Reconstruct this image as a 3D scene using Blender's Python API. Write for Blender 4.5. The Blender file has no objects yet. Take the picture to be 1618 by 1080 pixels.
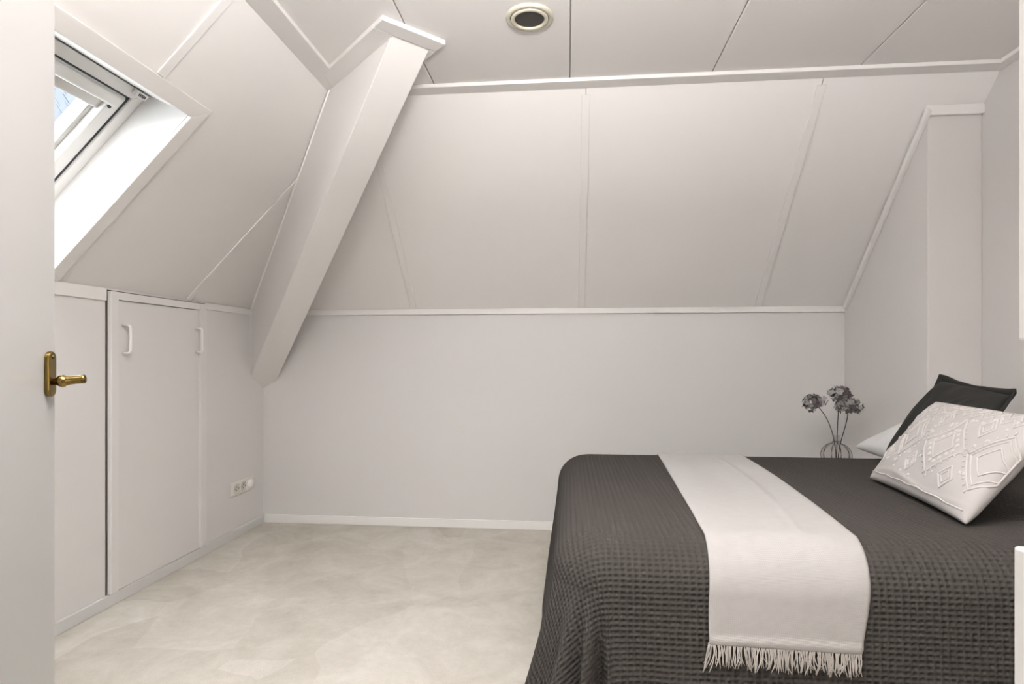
import bpy, bmesh, math, random
import numpy as np
from mathutils import Vector, Matrix

random.seed(7)
rng = np.random.default_rng(7)
C = bpy.context.scene
COL = C.collection

# ------------------------------------------------------------------ camera
YAW = math.atan((897 - 809) / 934)
cam_d = bpy.data.cameras.new('camera')
cam = bpy.data.objects.new('camera', cam_d)
COL.objects.link(cam)
cam.location = (0, 0, 1.15)
cam.rotation_euler = (math.pi / 2, 0, YAW)
cam_d.sensor_width = 36
cam_d.lens = 934 / 1618 * 36
cam_d.shift_y = 22 / 1618
cam_d.clip_start = 0.02
C.camera = cam

# ------------------------------------------------------------------ world, light, exposure
w = bpy.data.worlds.new('sky')
C.world = w
w.use_nodes = True
nt = w.node_tree
bg = nt.nodes['Background']
bg.inputs['Color'].default_value = (0.97, 0.985, 1.0, 1)
bg.inputs['Strength'].default_value = 13.0
C.view_settings.view_transform = 'Standard'
C.view_settings.look = 'None'
C.view_settings.gamma = 1
C.view_settings.use_curve_mapping = False
C.view_settings.exposure = 0.08


def area(name, loc, target, sx, sy, power, col=(1, 1, 1), portal=False):
    l = bpy.data.lights.new(name, 'AREA')
    l.shape = 'RECTANGLE'
    l.size, l.size_y = sx, sy
    l.energy = power
    l.color = col
    if portal:
        l.cycles.is_portal = True
    o = bpy.data.objects.new(name, l)
    COL.objects.link(o)
    o.location = loc
    o.rotation_euler = (Vector(target) - Vector(loc)).to_track_quat('-Z', 'Y').to_euler()
    return o


# added area fill on the unseen landing, throws soft light through the doorway
area('landing_fill', (0.1, -2.4, 1.15), (0.1, 0.0, 1.2), 1.5, 1.5, 20, (1.0, 0.985, 0.975))
# added fill light out of view, aimed up to bounce off the ceiling
area('bounce_fill', (-0.05, 0.62, 2.08), (-0.05, 0.64, 2.6), 0.4, 0.4, 125, (1.0, 0.985, 0.98))

# ------------------------------------------------------------------ geometry of the room
XL, YB, XR = -2.10, 3.92, 1.99          # left knee wall, back wall, right wall
YF = 0.20                                # room face of the doorway wall
ZK, ZC = 1.46, 2.486                     # knee wall height, ceiling height
XC, YC = -1.175, 2.915                   # where the slopes meet the flat ceiling
XA, YA = 1.743, 3.05                     # boxed projection in the back right corner
LD = Vector((XC - XL, 0, ZC - ZK)); LLEN = LD.length; LD.normalize()
LN = Vector((-LD.z, 0, LD.x))            # outward normal of left slope
BD = Vector((0, YC - YB, ZC - ZK)); BLEN = BD.length; BD.normalize()
BN = Vector((0, BD.z, -BD.y))            # outward normal of back slope


def LS(y, s, wo=0.0):                    # point on left slope (y, along slope, outward)
    return Vector((XL, 0, ZK)) + LD * s + LN * wo + Vector((0, y, 0))


def BS(x, s, wo=0.0):
    return Vector((0, YB, ZK)) + BD * s + BN * wo + Vector((x, 0, 0))


# ------------------------------------------------------------------ materials
def mat(name, col, rough=0.5, metal=0.0, spec=0.5, noise=None, bump=None, coat=0.0):
    m = bpy.data.materials.new(name)
    m.use_nodes = True
    n = m.node_tree.nodes; L = m.node_tree.links
    b = n['Principled BSDF']
    b.inputs['Base Color'].default_value = (*col, 1)
    b.inputs['Roughness'].default_value = rough
    b.inputs['Metallic'].default_value = metal
    b.inputs['Specular IOR Level'].default_value = spec
    b.inputs['Coat Weight'].default_value = coat
    tc = n.new('ShaderNodeTexCoord')
    if noise:
        sc, amt = noise
        t = n.new('ShaderNodeTexNoise'); t.inputs['Scale'].default_value = sc
        t.inputs['Detail'].default_value = 5
        L.new(tc.outputs['Object'], t.inputs['Vector'])
        mx = n.new('ShaderNodeMix'); mx.data_type = 'RGBA'
        mx.inputs['A'].default_value = (*[c * (1 - amt) for c in col], 1)
        mx.inputs['B'].default_value = (*[min(1, c * (1 + amt)) for c in col], 1)
        L.new(t.outputs['Fac'], mx.inputs['Factor'])
        L.new(mx.outputs['Result'], b.inputs['Base Color'])
    if bump:
        sc, st, dist = bump
        t = n.new('ShaderNodeTexNoise'); t.inputs['Scale'].default_value = sc
        t.inputs['Detail'].default_value = 3
        L.new(tc.outputs['Object'], t.inputs['Vector'])
        bp = n.new('ShaderNodeBump'); bp.inputs['Strength'].default_value = st
        bp.inputs['Distance'].default_value = dist
        L.new(t.outputs['Fac'], bp.inputs['Height'])
        L.new(bp.outputs['Normal'], b.inputs['Normal'])
    return m


M = {}
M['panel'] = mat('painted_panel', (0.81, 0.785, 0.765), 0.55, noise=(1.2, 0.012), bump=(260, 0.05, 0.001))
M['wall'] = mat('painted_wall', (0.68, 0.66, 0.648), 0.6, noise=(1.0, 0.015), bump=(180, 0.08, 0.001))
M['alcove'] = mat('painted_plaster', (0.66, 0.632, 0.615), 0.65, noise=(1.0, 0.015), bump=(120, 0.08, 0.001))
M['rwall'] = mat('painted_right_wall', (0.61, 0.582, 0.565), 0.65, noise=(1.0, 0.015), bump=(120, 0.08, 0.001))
M['stile'] = mat('painted_hatch_edge', (0.745, 0.727, 0.71), 0.35)
M['hatch'] = mat('painted_board', (0.725, 0.705, 0.69), 0.45, noise=(1.3, 0.02), bump=(200, 0.05, 0.001))
M['trim'] = mat('white_trim_paint', (0.80, 0.777, 0.757), 0.4, bump=(90, 0.04, 0.001))
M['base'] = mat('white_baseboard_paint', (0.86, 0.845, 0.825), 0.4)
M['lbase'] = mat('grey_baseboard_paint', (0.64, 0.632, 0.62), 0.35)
M['seam'] = mat('joint_shadow_gap', (0.50, 0.47, 0.44), 0.8)
M['gap'] = mat('dark_gap', (0.06, 0.05, 0.045), 0.8)
M['lining'] = mat('white_lining', (0.78, 0.765, 0.745), 0.5, bump=(140, 0.06, 0.001))
M['frame'] = mat('white_window_paint', (0.84, 0.825, 0.80), 0.3)
M['gasket'] = mat('dark_gasket', (0.05, 0.05, 0.06), 0.5)
M['alu'] = mat('grey_rail', (0.55, 0.53, 0.50), 0.35, 0.3)
M['brass'] = mat('aged_brass', (0.19, 0.128, 0.038), 0.22, 1.0, noise=(30, 0.18))
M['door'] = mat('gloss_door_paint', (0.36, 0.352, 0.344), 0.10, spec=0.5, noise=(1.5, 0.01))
M['handle_w'] = mat('white_plastic', (0.88, 0.86, 0.84), 0.3)
M['socket'] = mat('cream_plastic', (0.80, 0.775, 0.72), 0.3)
M['socket_in'] = mat('socket_recess_plastic', (0.60, 0.57, 0.51), 0.4)
M['lampring'] = mat('cream_metal_ring', (0.62, 0.58, 0.47), 0.35, 0.1)
M['lampdark'] = mat('dark_mesh', (0.045, 0.04, 0.035), 0.7, bump=(700, 0.4, 0.001))
M['whitepillow'] = mat('white_cotton', (0.60, 0.595, 0.585), 0.9, bump=(60, 0.12, 0.003))
M['darkpillow'] = mat('charcoal_cotton', (0.025, 0.0245, 0.0225), 0.9, spec=0.2, noise=(60, 0.10), bump=(500, 0.25, 0.001))
M['cushion'] = mat('ivory_velvet', (0.42, 0.397, 0.383), 0.85, noise=(14, 0.05), bump=(300, 0.2, 0.001))
M['embro'] = mat('ivory_embroidery_thread', (0.53, 0.505, 0.49), 0.85, bump=(900, 0.3, 0.001))
M['stem'] = mat('dark_stem', (0.035, 0.025, 0.022), 0.7)
M['petal'] = mat('dried_petal', (0.34, 0.33, 0.315), 0.85, noise=(90, 0.25))
M['petal2'] = mat('dried_petal_dark', (0.11, 0.09, 0.09), 0.85, noise=(90, 0.3))
M['rib'] = mat('dark_wire', (0.03, 0.027, 0.025), 0.4, 0.6)
M['table'] = mat('white_lacquer', (0.78, 0.77, 0.75), 0.35)
M['knob'] = mat('steel_knob', (0.5, 0.5, 0.5), 0.3, 1.0)
M['mattress'] = mat('mattress_ticking', (0.7, 0.69, 0.67), 0.9)
M['boxbase'] = mat('dark_bed_base', (0.07, 0.065, 0.06), 0.9)
M['tile'] = mat('dark_slate_tile', (0.021, 0.026, 0.036), 0.6, spec=0.2, noise=(3.0, 0.3))
M['brickwall'] = mat('far_wall', (0.05, 0.042, 0.036), 0.8)
M['leaf'] = mat('leaf_green', (0.022, 0.036, 0.012), 0.7, spec=0.1, noise=(4, 0.4))
M['bark'] = mat('bark', (0.10, 0.08, 0.06), 0.9)
M['floorboard'] = mat('landing_floor', (0.45, 0.42, 0.38), 0.6)


def carpet_material():
    m = bpy.data.materials.new('beige_carpet'); m.use_nodes = True
    n = m.node_tree.nodes; L = m.node_tree.links
    b = n['Principled BSDF']; b.inputs['Roughness'].default_value = 0.95
    b.inputs['Specular IOR Level'].default_value = 0.1
    tc = n.new('ShaderNodeTexCoord')
    warp = n.new('ShaderNodeTexNoise'); warp.inputs['Scale'].default_value = 1.6; warp.inputs['Detail'].default_value = 4
    L.new(tc.outputs['Object'], warp.inputs['Vector'])
    add = n.new('ShaderNodeMixRGB'); add.blend_type = 'ADD'; add.inputs['Fac'].default_value = 0.22
    L.new(tc.outputs['Object'], add.inputs['Color1']); L.new(warp.outputs['Color'], add.inputs['Color2'])
    # brushed pile: flat facets where the nap lies another way
    vor = n.new('ShaderNodeTexVoronoi'); vor.inputs['Scale'].default_value = 2.6; vor.feature = 'F1'
    vor.inputs['Randomness'].default_value = 1
    mp = n.new('ShaderNodeMapping'); mp.inputs['Scale'].default_value = (1.0, 0.6, 1); mp.inputs['Rotation'].default_value = (0, 0, 0.6)
    L.new(add.outputs['Color'], mp.inputs['Vector']); L.new(mp.outputs['Vector'], vor.inputs['Vector'])
    sep = n.new('ShaderNodeSeparateColor'); L.new(vor.outputs['Color'], sep.inputs['Color'])
    big = n.new('ShaderNodeTexNoise'); big.inputs['Scale'].default_value = 3.2; big.inputs['Detail'].default_value = 9
    big.inputs['Roughness'].default_value = 0.62; big.inputs['Distortion'].default_value = 1.1
    L.new(tc.outputs['Object'], big.inputs['Vector'])
    fine = n.new('ShaderNodeTexNoise'); fine.inputs['Scale'].default_value = 240; fine.inputs['Detail'].default_value = 3
    L.new(tc.outputs['Object'], fine.inputs['Vector'])
    mid = n.new('ShaderNodeTexNoise'); mid.inputs['Scale'].default_value = 28; mid.inputs['Detail'].default_value = 6
    mid.inputs['Roughness'].default_value = 0.7
    L.new(tc.outputs['Object'], mid.inputs['Vector'])

    def ma(op, a, bb):
        x = n.new('ShaderNodeMath'); x.operation = op
        for i, v in enumerate((a, bb)):
            if isinstance(v, (int, float)): x.inputs[i].default_value = v
            else: L.new(v, x.inputs[i])
        return x.outputs[0]
    s = ma('ADD', ma('MULTIPLY', sep.outputs[0], 0.30), ma('MULTIPLY', big.outputs['Fac'], 1.15))
    s = ma('ADD', s, ma('MULTIPLY', fine.outputs['Fac'], 0.35))
    s = ma('ADD', s, ma('MULTIPLY', mid.outputs['Fac'], 0.45))
    s = ma('SUBTRACT', s, 0.64)
    cr = n.new('ShaderNodeValToRGB')
    cr.color_ramp.elements[0].position = 0.1; cr.color_ramp.elements[0].color = (0.43, 0.397, 0.340, 1)
    cr.color_ramp.elements[1].position = 0.9; cr.color_ramp.elements[1].color = (0.66, 0.625, 0.57, 1)
    L.new(s, cr.inputs['Fac']); L.new(cr.outputs['Color'], b.inputs['Base Color'])
    bp = n.new('ShaderNodeBump'); bp.inputs['Strength'].default_value = 0.35; bp.inputs['Distance'].default_value = 0.004
    L.new(fine.outputs['Fac'], bp.inputs['Height']); L.new(bp.outputs['Normal'], b.inputs['Normal'])
    return m


def fabric_material(name, col, scale, strength, rough=0.95):
    """plain woven cloth: crossed thread waves in UV space"""
    m = bpy.data.materials.new(name); m.use_nodes = True
    n = m.node_tree.nodes; L = m.node_tree.links
    b = n['Principled BSDF']; b.inputs['Roughness'].default_value = rough
    b.inputs['Specular IOR Level'].default_value = 0.15
    b.inputs['Sheen Weight'].default_value = 0.15
    uv = n.new('ShaderNodeUVMap')
    outs = []
    for d in ('X', 'Y'):
        wv = n.new('ShaderNodeTexWave'); wv.wave_type = 'BANDS'; wv.bands_direction = d
        wv.inputs['Scale'].default_value = scale; wv.inputs['Distortion'].default_value = 0.6
        L.new(uv.outputs['UV'], wv.inputs['Vector']); outs.append(wv.outputs['Fac'])
    mu = n.new('ShaderNodeMath'); mu.operation = 'MULTIPLY'
    L.new(outs[0], mu.inputs[0]); L.new(outs[1], mu.inputs[1])
    no = n.new('ShaderNodeTexNoise'); no.inputs['Scale'].default_value = 30; no.inputs['Detail'].default_value = 4
    L.new(uv.outputs['UV'], no.inputs['Vector'])
    mx = n.new('ShaderNodeMix'); mx.data_type = 'RGBA'
    mx.inputs['A'].default_value = (*[c * 0.88 for c in col], 1); mx.inputs['B'].default_value = (*[min(1, c * 1.08) for c in col], 1)
    a2 = n.new('ShaderNodeMath'); a2.operation = 'ADD'; L.new(mu.outputs[0], a2.inputs[0]); L.new(no.outputs['Fac'], a2.inputs[1])
    a3 = n.new('ShaderNodeMath'); a3.operation = 'MULTIPLY'; L.new(a2.outputs[0], a3.inputs[0]); a3.inputs[1].default_value = 0.65
    L.new(a3.outputs[0], mx.inputs['Factor']); L.new(mx.outputs['Result'], b.inputs['Base Color'])
    bp = n.new('ShaderNodeBump'); bp.inputs['Strength'].default_value = strength; bp.inputs['Distance'].default_value = 0.002
    L.new(a2.outputs[0], bp.inputs['Height']); L.new(bp.outputs['Normal'], b.inputs['Normal'])
    return m


def glass_material(name, tint, rough=0.0, fres=1.5):
    m = bpy.data.materials.new(name); m.use_nodes = True
    n = m.node_tree.nodes; L = m.node_tree.links
    n.remove(n['Principled BSDF'])
    tr = n.new('ShaderNodeBsdfTransparent'); tr.inputs['Color'].default_value = (*tint, 1)
    gl = n.new('ShaderNodeBsdfGlossy'); gl.inputs['Roughness'].default_value = rough
    fr = n.new('ShaderNodeFresnel'); fr.inputs['IOR'].default_value = fres
    mx = n.new('ShaderNodeMixShader')
    ge = n.new('ShaderNodeNewGeometry')          # no total reflection where the ray leaves the thin sheet
    sb_ = n.new('ShaderNodeMath'); sb_.operation = 'SUBTRACT'; sb_.inputs[0].default_value = 1; L.new(ge.outputs['Backfacing'], sb_.inputs[1])
    ml = n.new('ShaderNodeMath'); ml.operation = 'MULTIPLY'; L.new(fr.outputs[0], ml.inputs[0]); L.new(sb_.outputs[0], ml.inputs[1])
    L.new(ml.outputs[0], mx.inputs[0]); L.new(tr.outputs[0], mx.inputs[1]); L.new(gl.outputs[0], mx.inputs[2])
    L.new(mx.outputs[0], n['Material Output'].inputs['Surface'])
    return m


M['carpet'] = carpet_material()
M['throw'] = fabric_material('ivory_throw_weave', (0.405, 0.389, 0.377), 130, 0.5)
M['fringe'] = mat('ivory_fringe_yarn', (0.47, 0.435, 0.40), 0.95, noise=(40, 0.1))
M['spread'] = mat('charcoal_waffle_cotton', (0.051, 0.046, 0.042), 0.95, spec=0.15, noise=(6, 0.08), bump=(900, 0.3, 0.0006))
M['pane'] = glass_material('window_glass', (0.93, 0.96, 0.98))
M['vaseglass'] = glass_material('clear_vase_glass', (0.96, 0.955, 0.95), 0.02, 1.25)


# ------------------------------------------------------------------ helpers
def link(name, mesh, m=None, parent=None, smooth=False):
    o = bpy.data.objects.new(name, mesh)
    COL.objects.link(o)
    for mm in (m if isinstance(m, (list, tuple)) else [m]):
        if mm: mesh.materials.append(mm)
    if parent: o.parent = parent
    if smooth:
        mesh.polygons.foreach_set('use_smooth', [True] * len(mesh.polygons))
    return o


def obj(name, bm, m, parent=None, smooth=False, origin=None):
    """link a bmesh (world coordinates) as one object; parents are at identity or handled by offset"""
    bmesh.ops.recalc_face_normals(bm, faces=bm.faces)
    off = Vector((0, 0, 0))
    if parent is not None:
        p = parent
        while p is not None:
            off += p.location; p = p.parent
    if origin is None and parent is None:
        origin = Vector((0, 0, 0))
    if origin is None:
        origin = off
    origin = Vector(origin)
    bmesh.ops.translate(bm, verts=bm.verts, vec=-origin)
    me = bpy.data.meshes.new(name)
    bm.to_mesh(me); bm.free()
    o = link(name, me, m, parent, smooth)
    o.location = origin - off
    return o


def tag(o, label=None, cat=None, group=None, kind=None):
    if label: o['label'] = label
    if cat: o['category'] = cat
    if group: o['group'] = group
    if kind: o['kind'] = kind
    return o


def empty(name, loc, label=None, cat=None, group=None, kind=None):
    o = bpy.data.objects.new(name, None)
    COL.objects.link(o); o.location = loc; o.empty_display_size = 0.1
    return tag(o, label, cat, group, kind)


def add_poly_prism(bm, pts, vec):
    """extrude a planar polygon (list of Vectors) by vec"""
    vec = Vector(vec)
    a = [bm.verts.new(p) for p in pts]; b = [bm.verts.new(Vector(p) + vec) for p in pts]
    n = len(pts); fs = [bm.faces.new(a), bm.faces.new(b[::-1])]
    for i in range(n):
        fs.append(bm.faces.new((a[i], a[(i + 1) % n], b[(i + 1) % n], b[i])))
    return a + b


def add_box(bm, o, u, v, w_):
    o, u, v, w_ = map(Vector, (o, u, v, w_))
    return add_poly_prism(bm, [o, o + u, o + u + v, o + v], w_)


def bbox(bm, x0, x1, y0, y1, z0, z1):
    return add_box(bm, (x0, y0, z0), (x1 - x0, 0, 0), (0, y1 - y0, 0), (0, 0, z1 - z0))


def bevel(bm, r, seg=2, ang=30):
    bmesh.ops.recalc_face_normals(bm, faces=bm.faces)
    es = [e for e in bm.edges if len(e.link_faces) == 2 and e.calc_face_angle(0) > math.radians(ang)]
    bmesh.ops.bevel(bm, geom=es, offset=r, segments=seg, affect='EDGES', profile=0.5, clamp_overlap=True)
    return bm


def box_obj(name, x0, x1, y0, y1, z0, z1, m, parent=None, bv=0.0, seg=2):
    bm = bmesh.new(); bbox(bm, x0, x1, y0, y1, z0, z1)
    if bv: bevel(bm, bv, seg)
    return obj(name, bm, m, parent)


def prism_obj(name, pts, vec, m, parent=None, bv=0.0, seg=2):
    bm = bmesh.new(); add_poly_prism(bm, pts, vec)
    if bv: bevel(bm, bv, seg)
    return obj(name, bm, m, parent)


def frame_of(d):
    d = Vector(d).normalized()
    a = Vector((0, 0, 1)) if abs(d.z) < 0.9 else Vector((1, 0, 0))
    u = d.cross(a).normalized(); v = d.cross(u).normalized()
    return u, v


def add_tube(bm, pts, r, n=8, caps=True):
    pts = [Vector(p) for p in pts]
    rs = r if isinstance(r, (list, tuple)) else [r] * len(pts)
    rings = []; u = None
    for i, p in enumerate(pts):
        d = (pts[min(i + 1, len(pts) - 1)] - pts[max(i - 1, 0)]).normalized()
        if u is None: u, v = frame_of(d)
        else:
            u = (u - d * u.dot(d)).normalized(); v = d.cross(u).normalized()
        rings.append([bm.verts.new(p + (u * math.cos(2 * math.pi * k / n) + v * math.sin(2 * math.pi * k / n)) * rs[i]) for k in range(n)])
    for a, b in zip(rings, rings[1:]):
        for k in range(n):
            bm.faces.new((a[k], a[(k + 1) % n], b[(k + 1) % n], b[k]))
    if caps:
        bm.faces.new(rings[0][::-1]); bm.faces.new(rings[-1])


def add_lathe(bm, origin, axis, prof, n=32, cap0=True, cap1=True):
    """prof: list of (distance along axis, radius)"""
    origin = Vector(origin); axis = Vector(axis).normalized(); u, v = frame_of(axis)
    rings = []
    for t, r in prof:
        if r < 1e-6:
            rings.append([bm.verts.new(origin + axis * t)])
        else:
            rings.append([bm.verts.new(origin + axis * t + (u * math.cos(2 * math.pi * k / n) + v * math.sin(2 * math.pi * k / n)) * r) for k in range(n)])
    for a, b in zip(rings, rings[1:]):
        for k in range(n):
            k2 = (k + 1) % n
            if len(a) == 1 and len(b) == 1: continue
            if len(a) == 1: bm.faces.new((a[0], b[k2], b[k]))
            elif len(b) == 1: bm.faces.new((a[k], a[k2], b[0]))
            else: bm.faces.new((a[k], a[k2], b[k2], b[k]))
    if cap0 and len(rings[0]) > 1: bm.faces.new(rings[0][::-1])
    if cap1 and len(rings[-1]) > 1: bm.faces.new(rings[-1])


def grid_mesh(name, P, mask=None, uv=None, two=False):
    """P: (n,m,3) numpy array -> mesh; mask (n-1,m-1) keeps quads"""
    n, m_ = P.shape[:2]
    idx = np.arange(n * m_).reshape(n, m_)
    q = np.stack([idx[:-1, :-1], idx[1:, :-1], idx[1:, 1:], idx[:-1, 1:]], -1)
    if mask is not None: q = q[mask]
    q = q.reshape(-1, 4)
    used = np.zeros(n * m_, bool); used[q.ravel()] = True
    remap = np.cumsum(used) - 1
    V = P.reshape(-1, 3)[used]; q = remap[q]
    me = bpy.data.meshes.new(name)
    me.vertices.add(len(V)); me.vertices.foreach_set('co', V.astype(np.float32).ravel())
    me.loops.add(q.size); me.loops.foreach_set('vertex_index', q.astype(np.int32).ravel())
    me.polygons.add(len(q))
    me.polygons.foreach_set('loop_start', np.arange(0, q.size, 4, dtype=np.int32))
    me.polygons.foreach_set('use_smooth', np.ones(len(q), bool))
    if uv is not None:
        U = uv.reshape(-1, 2)[used]
        lay = me.uv_layers.new(name='UVMap')
        lay.data.foreach_set('uv', U[q.ravel()].astype(np.float32).ravel())
    me.update(calc_edges=True); me.validate()
    return me


def struct(o, label=None):
    o['kind'] = 'structure'
    if label: o['label'] = label
    return o


# ------------------------------------------------------------------ floor and knee walls
struct(box_obj('floor', XL - 0.1, XR + 0.1, 0.1, YB + 0.1, -0.06, 0.0, M['carpet']), 'light beige brushed carpet floor')

wl = struct(box_obj('wall_left', XL - 0.10, XL, 0.1, YB, 0.0, ZK, M['hatch']), 'low grey knee wall under the left slope')
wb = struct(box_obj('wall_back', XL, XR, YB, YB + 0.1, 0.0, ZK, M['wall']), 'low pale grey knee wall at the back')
# boxed projection in the back right corner, right wall
SA = (YB - YA) / (YB - YC) * BLEN
za = ZK + BD.z * SA
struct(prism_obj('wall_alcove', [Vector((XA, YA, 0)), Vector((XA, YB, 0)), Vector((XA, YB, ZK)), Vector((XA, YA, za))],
                 (XR - XA, 0, 0), M['alcove'], bv=0.004), 'boxed pale chimney breast beside the bed head')
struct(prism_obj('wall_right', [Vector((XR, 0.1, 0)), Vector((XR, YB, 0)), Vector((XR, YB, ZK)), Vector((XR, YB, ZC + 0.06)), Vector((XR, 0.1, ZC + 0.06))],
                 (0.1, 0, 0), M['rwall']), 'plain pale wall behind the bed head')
# doorway wall with the opening the camera looks through
DX0, DX1, DZ = -0.70, 0.1545, 2.06
pts = [(XL, 0), (DX0, 0), (DX0, DZ), (DX1, DZ), (DX1, 0), (XR, 0), (XR, ZC), (XC, ZC), (XL, ZK)]
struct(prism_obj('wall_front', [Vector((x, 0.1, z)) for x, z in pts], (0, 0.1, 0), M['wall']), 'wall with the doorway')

# landing behind the doorway
LM = mat('landing_paint', (0.74, 0.72, 0.69), 0.6)
bm = bmesh.new()
bbox(bm, -1.35, -1.25, -2.5, 0.1, 0, ZC); bbox(bm, 1.25, 1.35, -2.5, 0.1, 0, ZC); bbox(bm, -1.35, 1.35, -2.6, -2.5, 0, ZC)
struct(obj('wall_landing', bm, LM), 'plain pale walls of the landing outside the doorway')
struct(box_obj('floor_landing', -1.35, 1.35, -2.6, 0.1, -0.06, 0, M['floorboard']), 'plain landing floor')
struct(box_obj('ceiling_landing', -1.35, 1.35, -2.6, 0.12, ZC, ZC + 0.06, LM), 'plain landing ceiling')

# ------------------------------------------------------------------ sloped and flat ceiling with separate panels
PT = 0.012                                # panel thickness
G = 0.0025
W0, W1, WS0, WS1 = 1.28, 2.232, 0.058, 0.88     # skylight opening on the left slope (y, y, s, s)


def hipY(s): return YB - s / LLEN * (YB - YC)
def hipX(s): return XL + s / BLEN * (XC - XL)


bm = bmesh.new()      # backing of left slope (with opening)
HY0_, HY1_, HS0_, HS1_ = W0 - 0.02, W1 + 0.02, WS0 - 0.02, WS1 + 0.02   # rough opening
LX = LLEN + 0.08
SHW = 0.060


def hy(y, s_): return y + (s_ - 0.88) * SHW           # the window sits very slightly out of square
for poly in ([(0.1, -0.06), (hy(HY0_, -0.06), -0.06), (hy(HY0_, LX), LX), (0.1, LX)],
             [(hy(HY0_, -0.06), -0.06), (hy(HY1_, -0.06), -0.06), (hy(HY1_, HS0_), HS0_), (hy(HY0_, HS0_), HS0_)],
             [(hy(HY0_, HS1_), HS1_), (hy(HY1_, HS1_), HS1_), (hy(HY1_, LX), LX), (hy(HY0_, LX), LX)],
             [(hy(HY1_, -0.06), -0.06), (YB + 0.05, -0.06), (YC + 0.05, LX), (hy(HY1_, LX), LX)]):
    add_poly_prism(bm, [LS(y, s, PT) for y, s in poly], LN * 0.05)
sl = struct(obj('wall_left_slope', bm, M['seam']), 'sloping left roof side clad in white boards')
bm = bmesh.new()
add_poly_prism(bm, [BS(XL - 0.05, -0.06, PT), BS(XR + 0.02, -0.06, PT), BS(XR + 0.02, BLEN + 0.08, PT), BS(XC - 0.05, BLEN + 0.08, PT)], BN * 0.05)
sb = struct(obj('wall_back_slope', bm, M['seam']), 'sloping back roof side clad in white boards')
bm = bmesh.new()
bbox(bm, XC - 0.05, XR + 0.05, 0.1, YC + 0.05, ZC + PT, ZC + 0.06)
ce = struct(obj('ceiling', bm, M['seam']), 'flat white boarded ceiling')


def hole_frame(poly):
    return poly


lp = [
    [(0.1, 0), (0.9 - G, 0), (0.9 - G, LLEN), (0.1, LLEN)],
    [(0.9 + G, 0), (2.013 - G, 0), (2.013 - G, HS0_), (hy(HY0_, HS0_), HS0_), (hy(HY0_, HS1_), HS1_), (2.013 - G, HS1_), (2.013 - G, LLEN), (0.9 + G, LLEN)],
    [(2.013 + G, 0), (3.13 - G, 0), (3.13 - G, (YB - 3.13) / (YB - YC) * LLEN), (YC, LLEN), (2.013 + G, LLEN),
     (2.013 + G, HS1_), (hy(HY1_, HS1_), HS1_), (hy(HY1_, HS0_), HS0_), (2.013 + G, HS0_)],
    [(3.13 + G, 0), (YB, 0), (3.13 + G, (YB - 3.13) / (YB - YC) * LLEN)],
]
for p in lp:
    prism_obj('panel', [LS(y, s, 0) for y, s in p], LN * PT, M['panel'], sl)
bp = [
    [(XL, 0), (-1.035 - G, 0), (-1.035 - G, BLEN), (XC, BLEN)],
    [(-1.035 + G, 0), (0.09 - G, 0), (0.09 - G, BLEN), (-1.035 + G, BLEN)],
    [(0.09 + G, 0), (1.21 - G, 0), (1.21 - G, BLEN), (0.09 + G, BLEN)],
    [(1.21 + G, 0), (XA, 0), (XA, SA), (XR, SA), (XR, BLEN), (1.21 + G, BLEN)],
]
for p in bp:
    prism_obj('panel', [BS(x, s, 0) for x, s in p], BN * PT, M['panel'], sb)
cx = [XC, -0.655, 0.011, 0.678, 1.343, XR]
for a, b in zip(cx, cx[1:]):
    box_obj('panel', a + (0.002 if a != XC else 0), b - (0.002 if b != XR else 0), 0.1, YC, ZC, ZC + PT, M['panel'], ce, bv=0.004, seg=2)


def slope_strip(f, a, b, wid, th, parent, m=M['trim'], bv=0.003, name='batten'):
    """flat strip on a slope (f = LS or BS) from a to b (slope coords), width wid across, standing th proud"""
    (y0, s0), (y1, s1) = a, b
    dy, ds = y1 - y0, s1 - s0
    l = math.hypot(dy, ds); py, ps = -ds / l * wid / 2, dy / l * wid / 2
    pts = [f(y0 + py, s0 + ps, 0), f(y1 + py, s1 + ps, 0), f(y1 - py, s1 - ps, 0), f(y0 - py, s0 - ps, 0)]
    nrm = f(0, 0, -th) - f(0, 0, 0)
    return prism_obj(name, pts, nrm, m, parent, bv)


# battens over the panel joints
BW, BT = 0.042, 0.007
slope_strip(LS, (0.9, 0.0), (0.9, LLEN - 0.07), BW, BT, sl)
slope_strip(LS, (2.005, 0.947), (2.022, LLEN - 0.07), BW, BT, sl)
slope_strip(LS, (3.095, 0.006), (3.172, 0.99), BW, BT, sl)
for x in (-1.035, 0.09, 1.21):
    slope_strip(BS, (x, 0.0), (x, BLEN - 0.055), BW, BT, sb)

# ------------------------------------------------------------------ hip beam (boxed) along the valley between the slopes
R2 = math.sqrt(2)
E0, E1 = 1.172, 1.352
BSL, G0, Z0 = 0.747, -4.138, 1.018


def EG(e, g, z): return Vector(((e + g) / R2, (e - g) / R2, z))
def zbot(g): return Z0 + BSL * (g - G0)


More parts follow.
